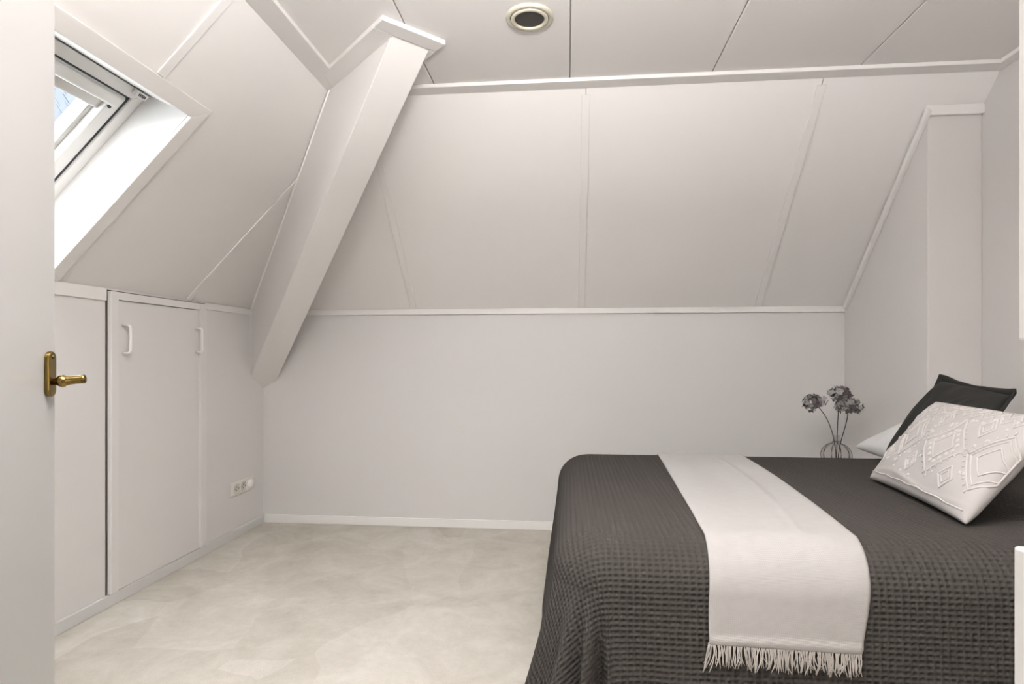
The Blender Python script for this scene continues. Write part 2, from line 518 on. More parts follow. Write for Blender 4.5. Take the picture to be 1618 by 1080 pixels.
gL = XL * R2 - E0
gR = E1 - YB * R2
gcorner = (XL - YB) / R2; ecorner = (XL + YB) / R2
gtop = G0 + (ZC - Z0) / BSL
gl2 = XC * R2 - E0
gr2 = E1 - YC * R2
ehip = (XC + YC) / R2; ghip = (XC - YC) / R2
bm = bmesh.new()
V = {k: bm.verts.new(v) for k, v in dict(
    A=EG(E0, gL, zbot(gL)), A2=EG(E0, gL, ZK), A3=EG(E0, gl2, ZC), T0=EG(E0, gtop, ZC),
    B=EG(E1, gR, zbot(gR)), B2=EG(E1, gR, ZK), B3=EG(E1, gr2, ZC), T1=EG(E1, gtop, ZC),
    C=EG(ecorner, gcorner, zbot(gcorner)), C2=EG(ecorner, gcorner, ZK), H=EG(ehip, ghip, ZC)).items()}
for f in ('A A2 A3 T0', 'B T1 B3 B2', 'A T0 T1 B C', 'A C C2 A2', 'C B B2 C2', 'A2 C2 H A3', 'C2 B2 B3 H', 'A3 H B3 T1 T0'):
    bm.faces.new([V[k] for k in f.split()])
bmesh.ops.recalc_face_normals(bm, faces=bm.faces)
fe = [e for e in bm.edges if {e.verts[0], e.verts[1]} in ({V['A'], V['T0']}, {V['B'], V['T1']})]
bmesh.ops.bevel(bm, geom=fe, offset=0.003, segments=2, affect='EDGES')
beam = obj('trim_1', bm, M['panel'])
struct(beam, 'boxed white hip beam running from the corner up to the ceiling')
# caulk strip where the beam meets the left slope and knee wall
n_ = EG(-1, 0, 0).normalized()
pa = EG(E0, gL, zbot(gL) + 0.01); pb = EG(E0, gL, ZK); pc = EG(E0, gl2, ZC - 0.0)
bm = bmesh.new()
add_tube(bm, [pa + Vector((0.002, -0.004, 0)), pb + Vector((0.003, -0.004, 0)), pc + Vector((0.004, -0.004, -0.012))], 0.006, 6)
obj('bead', bm, M['trim'], beam, True)

# strips round the beam head, on the ceiling
TH = 0.020


def eg_strip(e0, e1, g0, g1, name='strip', parent=None):
    pts = [EG(e0, g0, ZC), EG(e1, g0, ZC), EG(e1, g1, ZC), EG(e0, g1, ZC)]
    return prism_obj(name, pts, (0, 0, -TH), M['trim'], parent, 0.003)


gs = gtop - 0.012
eg_strip(E0 - 0.088, E1 + 0.027, gs, gs + 0.078, parent=beam)
gl_start = XC * R2 - (E0 - 0.05)
pts = [EG(E0, gl2 + 0.02, ZC), EG(E0, gs, ZC), EG(E0 - 0.088, gs, ZC), EG(E0 - 0.088, gl2 + 0.14, ZC)]
prism_obj('strip', pts, (0, 0, -TH), M['trim'], beam, 0.003)
pts = [EG(E1, gs, ZC), EG(E1, gr2 + 0.10, ZC), EG(E1 + 0.027, gr2 + 0.12, ZC), EG(E1 + 0.027, gs, ZC)]
prism_obj('strip', pts, (0, 0, -TH), M['trim'], beam, 0.003)

# ------------------------------------------------------------------ edge trims
TB = 0.019
def ceil_strip(name, pts, label):
    return struct(prism_obj(name, [Vector((x, y, ZC - TB)) for x, y in pts], (0, 0, TB), M['trim'], None, 0.003), label)
sl_y = YC + TB * (YB - YC) / (ZC - ZK); sl_x = XC - TB * (XC - XL) / (ZC - ZK)
ceil_strip('trim_2', [(-0.80, 2.852), (XR, 2.852), (XR, sl_y), (-0.80, sl_y)], 'white strip where the back slope meets the ceiling')
ceil_strip('trim_3', [(sl_x, 0.2), (-1.088, 0.2), (-1.088, 2.755), (sl_x, 2.865)], 'white strip where the left slope meets the ceiling')
ceil_strip('trim_4', [(XR - 0.052, 0.2), (XR, 0.2), (XR, 2.852), (XR - 0.052, 2.852)], 'white strip along the ceiling above the bed head')
struct(box_obj('trim_5', -1.98, XA, YB - 0.016, YB, ZK - 0.032, ZK + 0.004, M['trim'], None, 0.003), 'white strip along the top of the back knee wall')
# knee wall strip on the left, either side of the hatch
struct(box_obj('trim_6', XL, XL + 0.010, 0.2, 2.508, ZK - 0.058, ZK - 0.004, M['trim'], None, 0.002), 'strip on top of the left knee wall before the hatch')
struct(box_obj('trim_7', XL, XL + 0.010, 3.245, 3.745, ZK - 0.040, ZK - 0.002, M['trim'], None, 0.002), 'strip on top of the left knee wall beyond the hatch')
# trims of the boxed projection
pts = [Vector((XA, YB, ZK - 0.02)), Vector((XA, YA - 0.0, za - 0.02)), Vector((XA, YA, za)), Vector((XA, YB, ZK))]
dv = Vector((0, BD.y, BD.z)); pv = Vector((0, -BD.z, BD.y))
q0 = Vector((XA, YB - 0.015, ZK + 0.0)); q1 = Vector((XA, YA - 0.015, za))
struct(prism_obj('trim_8', [q0, q1, q1 + pv * 0.03, q0 + pv * 0.03], (-0.02, 0, 0), M['trim'], None, 0.003), 'sloping white strip beside the chimney breast')
struct(box_obj('trim_9', XA - 0.018, XR, YA - 0.020, YA, za - 0.036, za + 0.012, M['trim'], None, 0.003), 'short white strip on top of the chimney breast')
# baseboards
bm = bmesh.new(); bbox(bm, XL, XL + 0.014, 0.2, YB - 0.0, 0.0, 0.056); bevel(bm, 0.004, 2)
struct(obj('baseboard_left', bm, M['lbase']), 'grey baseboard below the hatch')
bm = bmesh.new(); bbox(bm, XL + 0.014, XA, YB - 0.014, YB, 0.0, 0.056); bevel(bm, 0.003, 2)
struct(obj('baseboard_back', bm, M['base']), 'white baseboard at the back')
bm = bmesh.new(); bbox(bm, XR - 0.014, XR, 0.2, YA, 0.0, 0.056); bevel(bm, 0.003, 2)
struct(obj('baseboard_right', bm, M['base']), 'white baseboard behind the bed head')

# ------------------------------------------------------------------ roof window
def LSW(y, s_, wo=0.0): return LS(hy(y, s_), s_, wo)


win = empty('window_1', LSW((W0 + W1) / 2, 0.48, 0.1), 'white pivoting roof window in the left slope', kind='structure')
CW, CT = 0.066, 0.016                     # casing width, thickness


def casing(pts):
    return prism_obj('casing', [LSW(y, s, 0) for y, s in pts], LN * -CT, M['trim'], win, 0.003)


o0, o1, p0, p1 = W0 - CW, W1 + CW, 0.004, WS1 + CW
casing([(o0, p1), (o1, p1), (W1, WS1), (W0, WS1)])
casing([(o0, p0), (W0, WS0), (W1, WS0), (o1, p0)])
casing([(W1, WS0), (W1, WS1), (o1, p1), (o1, p0)])
casing([(W0, WS0), (o0, p0), (o0, p1), (W0, WS1)])
WD = 0.20                                 # depth of the lining
T_IN = Vector((-0.188, 0, 0.096)) * (WD / 0.204)     # direction of the top lining
tin_s = T_IN.dot(LD)
S_TOP = WS1 + tin_s
S_BOT = WS0 - 0.06
lt = 0.012


def quad_board(p, nrm, name):
    return prism_obj(name, p, nrm, M['lining'], win)


a0, a1 = LSW(W0, WS1, 0), LSW(W1, WS1, 0)
quad_board([a0, a1, LSW(W1, S_TOP, WD), LSW(W0, S_TOP, WD)], LD * lt, 'lining')
quad_board([LSW(W0, WS0, 0), LSW(W1, WS0, 0), LSW(W1, S_BOT, WD), LSW(W0, S_BOT, WD)], LD * -lt, 'lining')
for y, sg in ((W1, 1), (W0, -1)):
    quad_board([LSW(y, WS0, 0), LSW(y, WS1, 0), LSW(y, S_TOP, WD), LSW(y, S_BOT, WD)], (0, sg * lt, 0), 'lining')
# shallow second lip inside the casing
LIPW = 0.012


def ring(name, y0, y1, s0, s1, wid, w_in, w_out, m, parent=None, bv=0.003, sides='tbrl'):
    res = []
    q = {'t': [(y0, s1), (y1, s1), (y1 - wid, s1 - wid), (y0 + wid, s1 - wid)],
         'b': [(y0, s0), (y0 + wid, s0 + wid), (y1 - wid, s0 + wid), (y1, s0)],
         'r': [(y1, s0), (y1 - wid, s0 + wid), (y1 - wid, s1 - wid), (y1, s1)],
         'l': [(y0, s0), (y0, s1), (y0 + wid, s1 - wid), (y0 + wid, s0 + wid)]}
    bm = bmesh.new()
    for k in sides:
        add_poly_prism(bm, [LSW(y, s, w_in) for y, s in q[k]], LN * (w_out - w_in))
    if bv: bevel(bm, bv, 2)
    return obj(name, bm, m, parent or win)


# fixed frame, dark gap, sash, glazing
F0, F1, FS0, FS1 = W0, W1, S_BOT, S_TOP
ring('window_frame', F0, F1, FS0, FS1, 0.045, WD - 0.02, WD + 0.07, M['frame'])
fr2 = ring('gasket', F0 + 0.043, F1 - 0.043, FS0 + 0.043, FS1 - 0.043, 0.011, WD - 0.010, WD + 0.07, M['gasket'])
sash = ring('sash', F0 + 0.053, F1 - 0.053, FS0 + 0.053, FS1 - 0.053, 0.058, WD - 0.012, WD + 0.075, M['frame'], bv=0.008)
ring('glazing_bead', F0 + 0.111, F1 - 0.111, FS0 + 0.11, FS1 - 0.108, 0.022, WD + 0.02, WD + 0.075, M['alu'], sash, bv=0.003)
gy0, gy1, gs0, gs1 = F0 + 0.125, F1 - 0.125, FS0 + 0.125, FS1 - 0.120
pane = prism_obj('pane', [LSW(gy0, gs0, WD + 0.055), LSW(gy1, gs0, WD + 0.055), LSW(gy1, gs1, WD + 0.055), LSW(gy0, gs1, WD + 0.055)], LN * 0.004, M['pane'], sash)
# ventilation flap along the top of the sash, blind rail below it
bm = bmesh.new()
add_poly_prism(bm, [LSW(F0 + 0.06, FS1 - 0.060, WD - 0.03), LSW(F1 - 0.075, FS1 - 0.060, WD - 0.03), LSW(F1 - 0.075, FS1 - 0.108, WD - 0.03), LSW(F0 + 0.06, FS1 - 0.108, WD - 0.03)], LN * 0.03)
bevel(bm, 0.010, 3)
obj('ventilation_flap', bm, M['frame'], win)
bm = bmesh.new()
add_poly_prism(bm, [LSW(F0 + 0.105, FS1 - 0.110, WD + 0.004), LSW(F1 - 0.105, FS1 - 0.110, WD + 0.004), LSW(F1 - 0.105, FS1 - 0.152, WD + 0.004), LSW(F0 + 0.105, FS1 - 0.152, WD + 0.004)], LN * 0.03)
bevel(bm, 0.006, 2)
rail = obj('blind_rail', bm, M['alu'], win)
bm = bmesh.new()
add_lathe(bm, LSW(F1 - 0.098, FS1 - 0.116, WD - 0.02), LN, [(0, 0.0), (0, 0.006), (0.02, 0.006)], 12)
obj('screw', bm, M['gasket'], rail)
# small maker's plate on the frame corner (marks too small to read)
lb = prism_obj('label_plate', [LSW(W1 - 0.075, FS1 - 0.001 + 0.004, WD - 0.045), LSW(W1 - 0.02, FS1 + 0.003, WD - 0.045), LSW(W1 - 0.02, FS1 - 0.022, WD - 0.045), LSW(W1 - 0.075, FS1 - 0.022, WD - 0.045)], LN * 0.022, M['frame'], win, 0.001)
bm = bmesh.new()
for k in range(5):
    y = W1 - 0.066 + k * 0.0075
    add_poly_prism(bm, [LSW(y, FS1 - 0.003, WD - 0.0455), LSW(y + 0.0055, FS1 - 0.003, WD - 0.0455), LSW(y + 0.0055, FS1 - 0.015, WD - 0.0455), LSW(y, FS1 - 0.015, WD - 0.0455)], LN * 0.0006)
obj('lettering', bm, M['gasket'], lb)


# ------------------------------------------------------------------ hatch in the left knee wall
hatch = empty('storage_hatch', (XL, 2.875, 0.05), 'grey painted storage hatch with framed edge and two white pull handles', 'hatch')
HY0, HY1, HZ0, HZ1 = 2.518, 3.235, 0.058, 1.447
box_obj('shadow_gap', XL - 0.0, XL + 0.003, HY0 - 0.008, HY1 + 0.005, HZ0, HZ1 + 0.006, M['gap'], hatch)
box_obj('door', XL + 0.003, XL + 0.012, HY0 + 0.046, HY1 - 0.058, HZ0, HZ1 - 0.038, M['hatch'], hatch, 0.002)
box_obj('stile', XL + 0.003, XL + 0.024, HY0, HY0 + 0.046, HZ0, HZ1, M['stile'], hatch, 0.002)
box_obj('stile', XL + 0.003, XL + 0.024, HY1 - 0.056, HY1, HZ0, HZ1, M['stile'], hatch, 0.002)
box_obj('rail', XL + 0.003, XL + 0.022, HY0 + 0.046, HY1 - 0.056, HZ1 - 0.036, HZ1, M['stile'], hatch, 0.002)
for hy, hz in ((2.602, 1.228), (3.150, 1.237)):
    bm = bmesh.new()
    x0 = XL + 0.011; d = 0.040; hh = 0.066; r = 0.014
    P_ = [(x0, hy, hz - hh)]
    for k in range(7):
        a = k / 6 * math.pi / 2
        P_.append((x0 + d - r + r * math.sin(a), hy, hz - hh + r - r * math.cos(a)))
    for k in range(7):
        a = k / 6 * math.pi / 2
        P_.append((x0 + d - r + r * math.cos(a), hy, hz + hh - r + r * math.sin(a)))
    P_.append((x0, hy, hz + hh))
    add_tube(bm, P_, 0.0062, 10)
    obj('handle', bm, M['handle_w'], hatch, True)

# ------------------------------------------------------------------ wall socket strip
sock = empty('wall_socket', (XL, 3.64, 0.31), 'cream triple wall plate with two sockets and a round dimmer low on left wall', 'socket')
SY0, SY1, SZ0, SZ1 = 3.512, 3.768, 0.266, 0.354
bm = bmesh.new(); bbox(bm, XL, XL + 0.010, SY0, SY1, SZ0, SZ1); bevel(bm, 0.003, 2)
obj('cover_plate', bm, M['socket'], sock)
mw = (SY1 - SY0 - 0.022) / 3
for k in range(3):
    ya = SY0 + 0.011 + k * mw; yc = ya + mw / 2; zc_ = (SZ0 + SZ1) / 2
    bm = bmesh.new(); bbox(bm, XL + 0.010, XL + 0.0135, ya + 0.001, ya + mw - 0.001, SZ0 + 0.011, SZ1 - 0.011); bevel(bm, 0.0012, 1)
    ins = obj('insert', bm, M['socket'], sock)
    if k < 2:
        bm = bmesh.new()
        add_lathe(bm, (XL + 0.0135, yc, zc_), (1, 0, 0), [(0.0, 0.031), (0.003, 0.031), (0.003, 0.026), (0.0006, 0.024), (0.0006, 0.0)], 28, cap0=False)
        ro = obj('recess', bm, M['socket_in'], ins, True)
        bm = bmesh.new()
        for dz in (-0.0105, 0.0105):
            add_lathe(bm, (XL + 0.0141, yc + 0.0, zc_ + dz), (1, 0, 0), [(0, 0.004), (0.001, 0.004)], 12)
        for dy in (-0.02, 0.02):
            bbox(bm, XL + 0.0141, XL + 0.017, yc + dy - 0.003, yc + dy + 0.003, zc_ - 0.003, zc_ + 0.003)
        obj('contact_hole', bm, M['gap'], ins)
    else:
        bm = bmesh.new()
        add_lathe(bm, (XL + 0.0135, yc, zc_), (1, 0, 0), [(0.0, 0.028), (0.014, 0.026), (0.017, 0.023), (0.017, 0.0)], 28, cap0=False)
        obj('dimmer_knob', bm, M['handle_w'], ins, True)

# ------------------------------------------------------------------ ceiling fitting
lamp = empty('ceiling_vent', (-0.150, 2.328, ZC), 'round cream ceiling fitting with stepped ring and dark mesh centre', 'ceiling vent')
o_ = Vector((-0.150, 2.328, ZC)); dn = Vector((0, 0, -1))
bm = bmesh.new(); add_lathe(bm, o_, dn, [(0, 0.094), (0.005, 0.094), (0.010, 0.088), (0.011, 0.077), (0.004, 0.076), (0.0, 0.076)], 48, False, False)
obj('outer_ring', bm, M['lampring'], lamp, True)
bm = bmesh.new(); add_lathe(bm, o_, dn, [(0, 0.0765), (0.003, 0.0765), (0.003, 0.072)], 48, False, False)
obj('shadow_groove', bm, M['gap'], lamp)
bm = bmesh.new(); add_lathe(bm, o_, dn, [(0.0, 0.0735), (0.012, 0.0735), (0.015, 0.071), (0.0145, 0.061), (0.010, 0.0585), (0.0, 0.0585)], 48, False, False)
obj('inner_ring', bm, M['lampring'], lamp, True)
bm = bmesh.new(); add_lathe(bm, o_, dn, [(0.008, 0.0), (0.008, 0.059)], 48, False, False)
obj('mesh_disc', bm, M['lampdark'], lamp)

# ------------------------------------------------------------------ open door and door frame
hinge = Vector((-0.66, 0.20, 0)); edge = Vector((-0.923, 0.987, 0))
dd = (edge - hinge).normalized(); dnrm = Vector((dd.y, -dd.x, 0))      # normal to the right, towards the room
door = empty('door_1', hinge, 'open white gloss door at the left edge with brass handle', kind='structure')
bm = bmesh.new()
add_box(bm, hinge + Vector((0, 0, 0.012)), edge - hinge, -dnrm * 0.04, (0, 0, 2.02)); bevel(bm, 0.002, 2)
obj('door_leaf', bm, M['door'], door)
hp = edge - dd * 0.026 + Vector((0, 0, 1.118))
# rounded backplate
bm = bmesh.new()
hw, hl = 0.0125, 0.040
out = []
for k in range(13):
    a = math.pi * k / 12
    out.append(hp + dd * (hw * math.cos(a)) + Vector((0, 0, hl - hw + hw * math.sin(a))))
for k in range(13):
    a = math.pi + math.pi * k / 12
    out.append(hp + dd * (hw * math.cos(a)) + Vector((0, 0, -hl + hw + hw * math.sin(a))))
add_poly_prism(bm, out, dnrm * 0.009); bevel(bm, 0.0025, 3, 50)
hd = empty('door_handle', hp - hinge); hd.parent = door
obj('backplate', bm, M['brass'], hd)
bm = bmesh.new()
ax = (dnrm + Vector((0, 0, 0.10)) + dd * 0.10).normalized()
add_lathe(bm, hp + dnrm * 0.008 + Vector((0, 0, -0.014)), ax,
          [(0.0, 0.0058), (0.005, 0.0060), (0.008, 0.0082), (0.0105, 0.0100), (0.014, 0.0112), (0.0175, 0.0108), (0.020, 0.0088), (0.022, 0.0086),
           (0.028, 0.0078), (0.036, 0.0074), (0.043, 0.0078), (0.047, 0.0081), (0.049, 0.0076), (0.050, 0.0055), (0.0503, 0.0)], 24)
obj('lever', bm, M['brass'], hd, True)
bm = bmesh.new()
add_lathe(bm, hp + dnrm * 0.009 + Vector((0, 0, 0.030)), dnrm, [(0.0, 0.0035), (0.0012, 0.0033), (0.0016, 0.0)], 12)
obj('screw', bm, M['brass'], hd, True)

fr = empty('door_2', (DX1, 0.15, 0), 'white door frame at the right edge', kind='structure')
box_obj('jamb', DX1, DX1 + 0.06, 0.08, 0.215, 0.0, DZ, M['base'], fr, 0.002)
box_obj('rebate', 0.1515, DX1, 0.19, 0.215, 1.155, DZ, M['base'], fr, 0.001)
box_obj('rebate', 0.1500, DX1, 0.19, 0.215, 0.0, 1.086, M['base'], fr, 0.001)
box_obj('jamb', DX0 - 0.05, DX0, 0.08, 0.200, 0.0, DZ, M['base'], fr, 0.002)
box_obj('head', DX0 - 0.05, DX1 + 0.06, 0.08, 0.215, DZ, DZ + 0.06, M['base'], fr, 0.002)

# ------------------------------------------------------------------ bed
BX0, BX1, BY0, BY1, BZ = -0.045, 1.975, 1.53, 3.042, 0.668
bed = empty('bed', (1.0, 2.3, 0), 'double bed against the right wall, hidden under the charcoal bedspread', 'bed')
ins_ = 0.045
box_obj('box_base', BX0 + ins_, BX1 - 0.005, BY0 + ins_, BY1 - ins_, 0.10, 0.36, M['boxbase'], bed, 0.02)
box_obj('mattress', BX0 + ins_, BX1 - 0.005, BY0 + ins_, BY1 - ins_, 0.36, BZ - 0.045, M['mattress'], bed, 0.045, 4)
for x in (BX0 + 0.15, BX1 - 0.15):
    for y in (BY0 + 0.15, BY1 - 0.15):
        bm = bmesh.new(); add_lathe(bm, (x, y, 0), (0, 0, 1), [(0, 0.022), (0.1, 0.03)], 16); obj('leg', bm, M['boxbase'], bed, True)

# bedspread: a cloth sheet (a, b) laid over the bed; a runs from the foot (left), b from the front side
RC, RR, FLAT = 0.160, 0.125, 0.035        # plan inset, edge rounding radius, flat margin


def smooth(x): x = np.clip(x, 0, 1); return x * x * (3 - 2 * x)


LBED = BX1 - BX0; WBED = BY1 - BY0


def spread_pos(a, b):
    """cloth coords: a=0 at inset foot line, b=0 at inset front line"""
    La = LBED - RC; Wb = WBED - 2 * RC
    ex = np.maximum(0, -a)
    eyf = np.maximum(0, -b); eyb = np.maximum(0, b - Wb)
    ey = eyf + eyb
    sy = np.where(eyb > 0, 1.0, -1.0)
    r = np.hypot(ex, ey)
    rr_ = np.maximum(r, 1e-9)
    cx_, cy_ = ex / rr_, ey / rr_
    phi = np.arctan2(ey, ex)                     # 0 = foot side, pi/2 = long side
    corner = np.sin(2 * phi) * ((ex > 0) & (ey > 0))
    t = np.maximum(0, r - FLAT)
    th = np.minimum(t / RR, math.pi / 2)
    hang = np.maximum(0, t - RR * math.pi / 2)
    # base flare: foot side hangs out more than long side, corners swing out
    fl = 0.12 * np.cos(phi) ** 2 + 0.035 * np.sin(phi) ** 2 + np.where(eyb > 0, 0.02, 0.21) * corner
    fl = np.where(r > 0, fl, 0.035)
    fl = np.where((eyb > 0) & (ex <= 0), 0.0, fl)
    drop = hang * np.cos(fl); outw = hang * np.sin(fl)
    # folds round the front corner
    def fold_c(p): return 0.058 * np.cos(20.0 * (p - 1.22)) * np.exp(-((p - 1.2) / 0.34) ** 2)
    front = (ey > 0) & (eyb == 0)
    broad = np.where((ex > 0) & front, 0.08 * (0.5 * np.cos(phi * 10.0 - 9.6) - 0.1) * np.clip(corner, 0, 1) ** 0.7, 0)
    outw = outw + broad * smooth(hang / 0.5)
    af = np.maximum(a, 0); bf = np.maximum(b, 0)
    lf = np.where((ex > 0) & front, fold_c(phi), 0)
    lf = lf + np.where(front & (ex <= 0), fold_c(math.pi / 2) * np.exp(-af / 0.09) * np.cos(af * 32.0) + 0.0035 * np.sin(af * 9.0) * np.exp(-af / 1.2), 0)
    lf = lf + np.where((ex > 0) & (ey <= 0), (1 - np.exp(-bf / 0.1)) * (0.012 * np.exp(-bf / 0.3) * np.cos(bf * 25.0) + 0.006 * np.sin(bf * 8.0)), 0)
    outw = outw + lf * smooth(hang / 0.32)
    out_ = np.minimum(r, FLAT) + RR * np.sin(th) + outw
    X = np.where(ex > 0, -cx_ * out_, a) + BX0 + RC
    Yb = np.where(ey > 0, sy * cy_ * out_, 0) + np.clip(b, 0, Wb) + BY0 + RC
    Z = BZ - RR * (1 - np.cos(th)) - drop
    # gentle unevenness of the top
    Z = Z + 0.0030 * np.sin(a * 5.1 + b * 2.3) * np.sin(b * 4.3 + 0.7) * (r < 1e-6) * smooth(np.minimum(np.minimum(a, b), Wb - b) / 0.2)
    return np.stack([X, Yb, Z], -1), hang


CELL = 0.0140; STEP = CELL / 4
HANG = BZ - RR - 0.02
LTOT = FLAT + RR * math.pi / 2 + HANG
na0 = int(LTOT / STEP); na1 = int((LBED - RC) / STEP)
nb0 = int(LTOT / STEP); nb1 = int((WBED - 2 * RC + LTOT) / STEP)
aa = np.arange(-na0, na1 + 1) * STEP; bb = np.arange(-nb0, nb1 + 1) * STEP
A_, B_ = np.meshgrid(aa, bb, indexing='ij')
P, hang = spread_pos(A_, B_)
dPa = np.gradient(P, axis=0); dPb = np.gradient(P, axis=1)
N = np.cross(dPa, dPb); N /= np.maximum(np.linalg.norm(N, axis=-1, keepdims=True), 1e-12)
ja = np.abs(np.cos(np.pi * A_ / (CELL * 1.25))); jb = np.abs(np.cos(np.pi * B_ / CELL))
hgt = np.maximum(ja ** 1.2, jb ** 1.2)
wob = rng.normal(0, 0.00022, A_.shape)
P2 = P + N * ((hgt - 1) * 0.0095 + wob)[..., None]
P2[..., 2] = np.maximum(P2[..., 2], 0.006)
keep = (hang < HANG + 0.02)
mask = keep[:-1, :-1] & keep[1:, :-1] & keep[1:, 1:] & keep[:-1, 1:]
me = grid_mesh('bedspread', P2, mask)
spread = link('bedspread', me, M['spread'])
tag(spread, 'charcoal waffle weave bedspread draped over the bed down to the carpet', 'bedspread')

# ------------------------------------------------------------------ throw with fringe
Wb = WBED - 2 * RC
bs = np.concatenate([np.linspace(Wb + 0.16, -0.05, 150), np.linspace(-0.054, -0.345, 85)])
# world-x of both edges along the path (t = distance from the back edge)
tt = (Wb + 0.16) - bs
kt = [0.0, 0.20, 0.73, 1.06, 1.46, 1.60, 1.72, 1.90]
kl = [0.440, 0.432, 0.405, 0.385, 0.362, 0.352, 0.352, 0.370]
kr = [0.835, 0.832, 0.812, 0.796, 0.752, 0.735, 0.712, 0.696]


def cr_interp(x, xs, ys):
    y = np.interp(x, xs, ys)
    k = np.ones(21) / 21
    yp = np.pad(y, 10, mode='edge')
    return np.convolve(yp, k, mode='valid')


xl_, xr_ = cr_interp(tt, kt, kl), cr_interp(tt, kt, kr)
nu = 61
U = np.linspace(0, 1, nu)
AX = xl_[:, None] * (1 - U) + xr_[:, None] * U - (BX0 + RC)
BB = np.repeat(bs[:, None], nu, 1)
# hem runs slightly lower on the right
BB = BB - 0.018 * U[None, :] * smooth((tt[:, None] - 1.5) / 0.4)
Pt, _ = spread_pos(AX, BB)
g0_, g1_ = np.gradient(Pt, axis=0), np.gradient(Pt, axis=1)
Nt = np.cross(g0_, g1_); Nt /= np.linalg.norm(Nt, axis=-1, keepdims=True)
if Nt[20, 30, 2] < 0: Nt = -Nt
wr = 0.0028 * np.sin((U[None, :] - 0.15 * np.sin(tt[:, None] * 1.7)) * 16 + tt[:, None] * 0.8) * (0.5 + 0.5 * np.sin(tt[:, None] * 3.1))
cre = 0.004 * np.exp(-((U[None, :] - (0.60 + 0.10 * np.sin(tt[:, None] * 2.0))) / 0.035) ** 2) * smooth(tt[:, None] / 0.3) * (1 - smooth((tt[:, None] - 1.3) / 0.3))
hemr = 0.004 * np.exp(-((tt[:, None] - (tt[-1] - 0.012)) / 0.010) ** 2)
edge_ = 0.0035 * (np.exp(-(U / 0.02) ** 2) + np.exp(-((1 - U) / 0.02) ** 2))[None, :] * -1
Pt = Pt + Nt * (0.0095 + wr + cre + hemr + edge_)[..., None]
uvt = np.stack([np.repeat((U * 0.40)[None, :], len(bs), 0), np.repeat(tt[:, None], nu, 1)], -1)
me = grid_mesh('throw_blanket', Pt, None, uvt)
throw = link('throw_blanket', me, M['throw'])
sm = throw.modifiers.new('thickness', 'SOLIDIFY'); sm.thickness = 0.006; sm.offset = -1
tag(throw, 'cream woven throw with fringed end laid across the dark bedspread', 'throw')
bm = bmesh.new()
hem = Pt[-1]; hn = Nt[-1]
for k in range(150):
    u = (k + rng.uniform(-0.4, 0.4)) / 149 * (nu - 1); u = min(max(u, 0), nu - 1.001)
    i = int(u); f = u - i
    p = Vector(hem[i] * (1 - f) + hem[i + 1] * f); nn = Vector(hn[i])
    ln = rng.uniform(0.045, 0.066) * (1.0 if 4 < k else 1.15)
    sway = rng.normal(0, 0.007) - (0.016 if k < 6 else 0)
    lift = rng.uniform(-0.002, 0.007)
    cur = rng.normal(0, 0.004)
    pp = []
    for j in range(6):
        q = j / 5
        pp.append(p + Vector((sway * q * q + cur * math.sin(q * 3.1), 0, -ln * q)) + nn * (lift * q - 0.002) + Vector((0, 0, 0.004)))
    add_tube(bm, pp, [0.0015, 0.0015, 0.0014, 0.0014, 0.0013, 0.0009], 4)
fo = obj('fringe', bm, M['fringe'], throw, True); fo['kind'] = 'stuff'


# ------------------------------------------------------------------ cushions
def pillow_surface(c, ux, vx, nx, hw, hh, T, pinch=0.05, power=0.42, wr=0.003, n=72, seed=1, flat_back=1.0, crease=None):
    """returns front, back point grids; ux, vx, nx orthonormal axes"""
    s = np.linspace(-1, 1, n)
    s = np.sign(s) * np.abs(s) ** 0.8
    Ug, Vg = np.meshgrid(s, s, indexing='ij')
    r = np.random.default_rng(seed)
    ph = r.uniform(0, 6.28, 8)
    px = Ug * hw * (1 - pinch * (1 - Vg ** 2) * np.abs(Ug) ** 3)
    py = Vg * hh * (1 - pinch * (1 - Ug ** 2) * np.abs(Vg) ** 3)
    th = T / 2 * (np.clip((1 - Ug ** 2) * (1 - Vg ** 2), 0, 1)) ** power
    wrk = wr * (np.sin(5 * Ug + 7 * Vg + ph[0]) + np.sin(9 * Ug - 6 * Vg + ph[1]) + 0.6 * np.sin(15 * Ug + 4 * Vg + ph[2])) * np.clip((1 - Ug ** 2) * (1 - Vg ** 2), 0, 1) ** 0.5
    if crease is not None: wrk = wrk + crease(Ug, Vg)
    base = np.array(c) + px[..., None] * np.array(ux) + py[..., None] * np.array(vx)
    fr_ = base + (th + wrk)[..., None] * np.array(nx)
    bk_ = base - (th * flat_back + wrk)[..., None] * np.array(nx)
    return fr_, bk_


def pillow_mesh(name, fr_, bk_, m, parent=None, uvs=0.4):
    n = fr_.shape[0]
    bm = bmesh.new()
    F = [[bm.verts.new(fr_[i, j]) for j in range(n)] for i in range(n)]
    B = [[F[i][j] if i in (0, n - 1) or j in (0, n - 1) else bm.verts.new(bk_[i, j]) for j in range(n)] for i in range(n)]
    for i in range(n - 1):
        for j in range(n - 1):
            bm.faces.new((F[i][j], F[i + 1][j], F[i + 1][j + 1], F[i][j + 1]))
            bm.faces.new((B[i][j], B[i][j + 1], B[i + 1][j + 1], B[i + 1][j]))
    return obj(name, bm, m, parent, True)


def axes(u, v):
    u = Vector(u).normalized(); v = Vector(v); v = (v - u * v.dot(u)).normalized()
    return u, v, u.cross(v)


# white sleeping pillow, propped at the bed head
u, v, nrm = axes((0, -1, 0.0), (0.86, 0.0, 0.30))
fr_, bk_ = pillow_surface(Vector((1.650, 2.815, 0.795)), u, v, nrm, 0.215, 0.27, 0.16, 0.04, 0.45, 0.003, seed=3)
wp = pillow_mesh('pillow', fr_, bk_, M['whitepillow'])
tag(wp, 'plain white sleeping pillow behind the dark cushion', 'pillow')

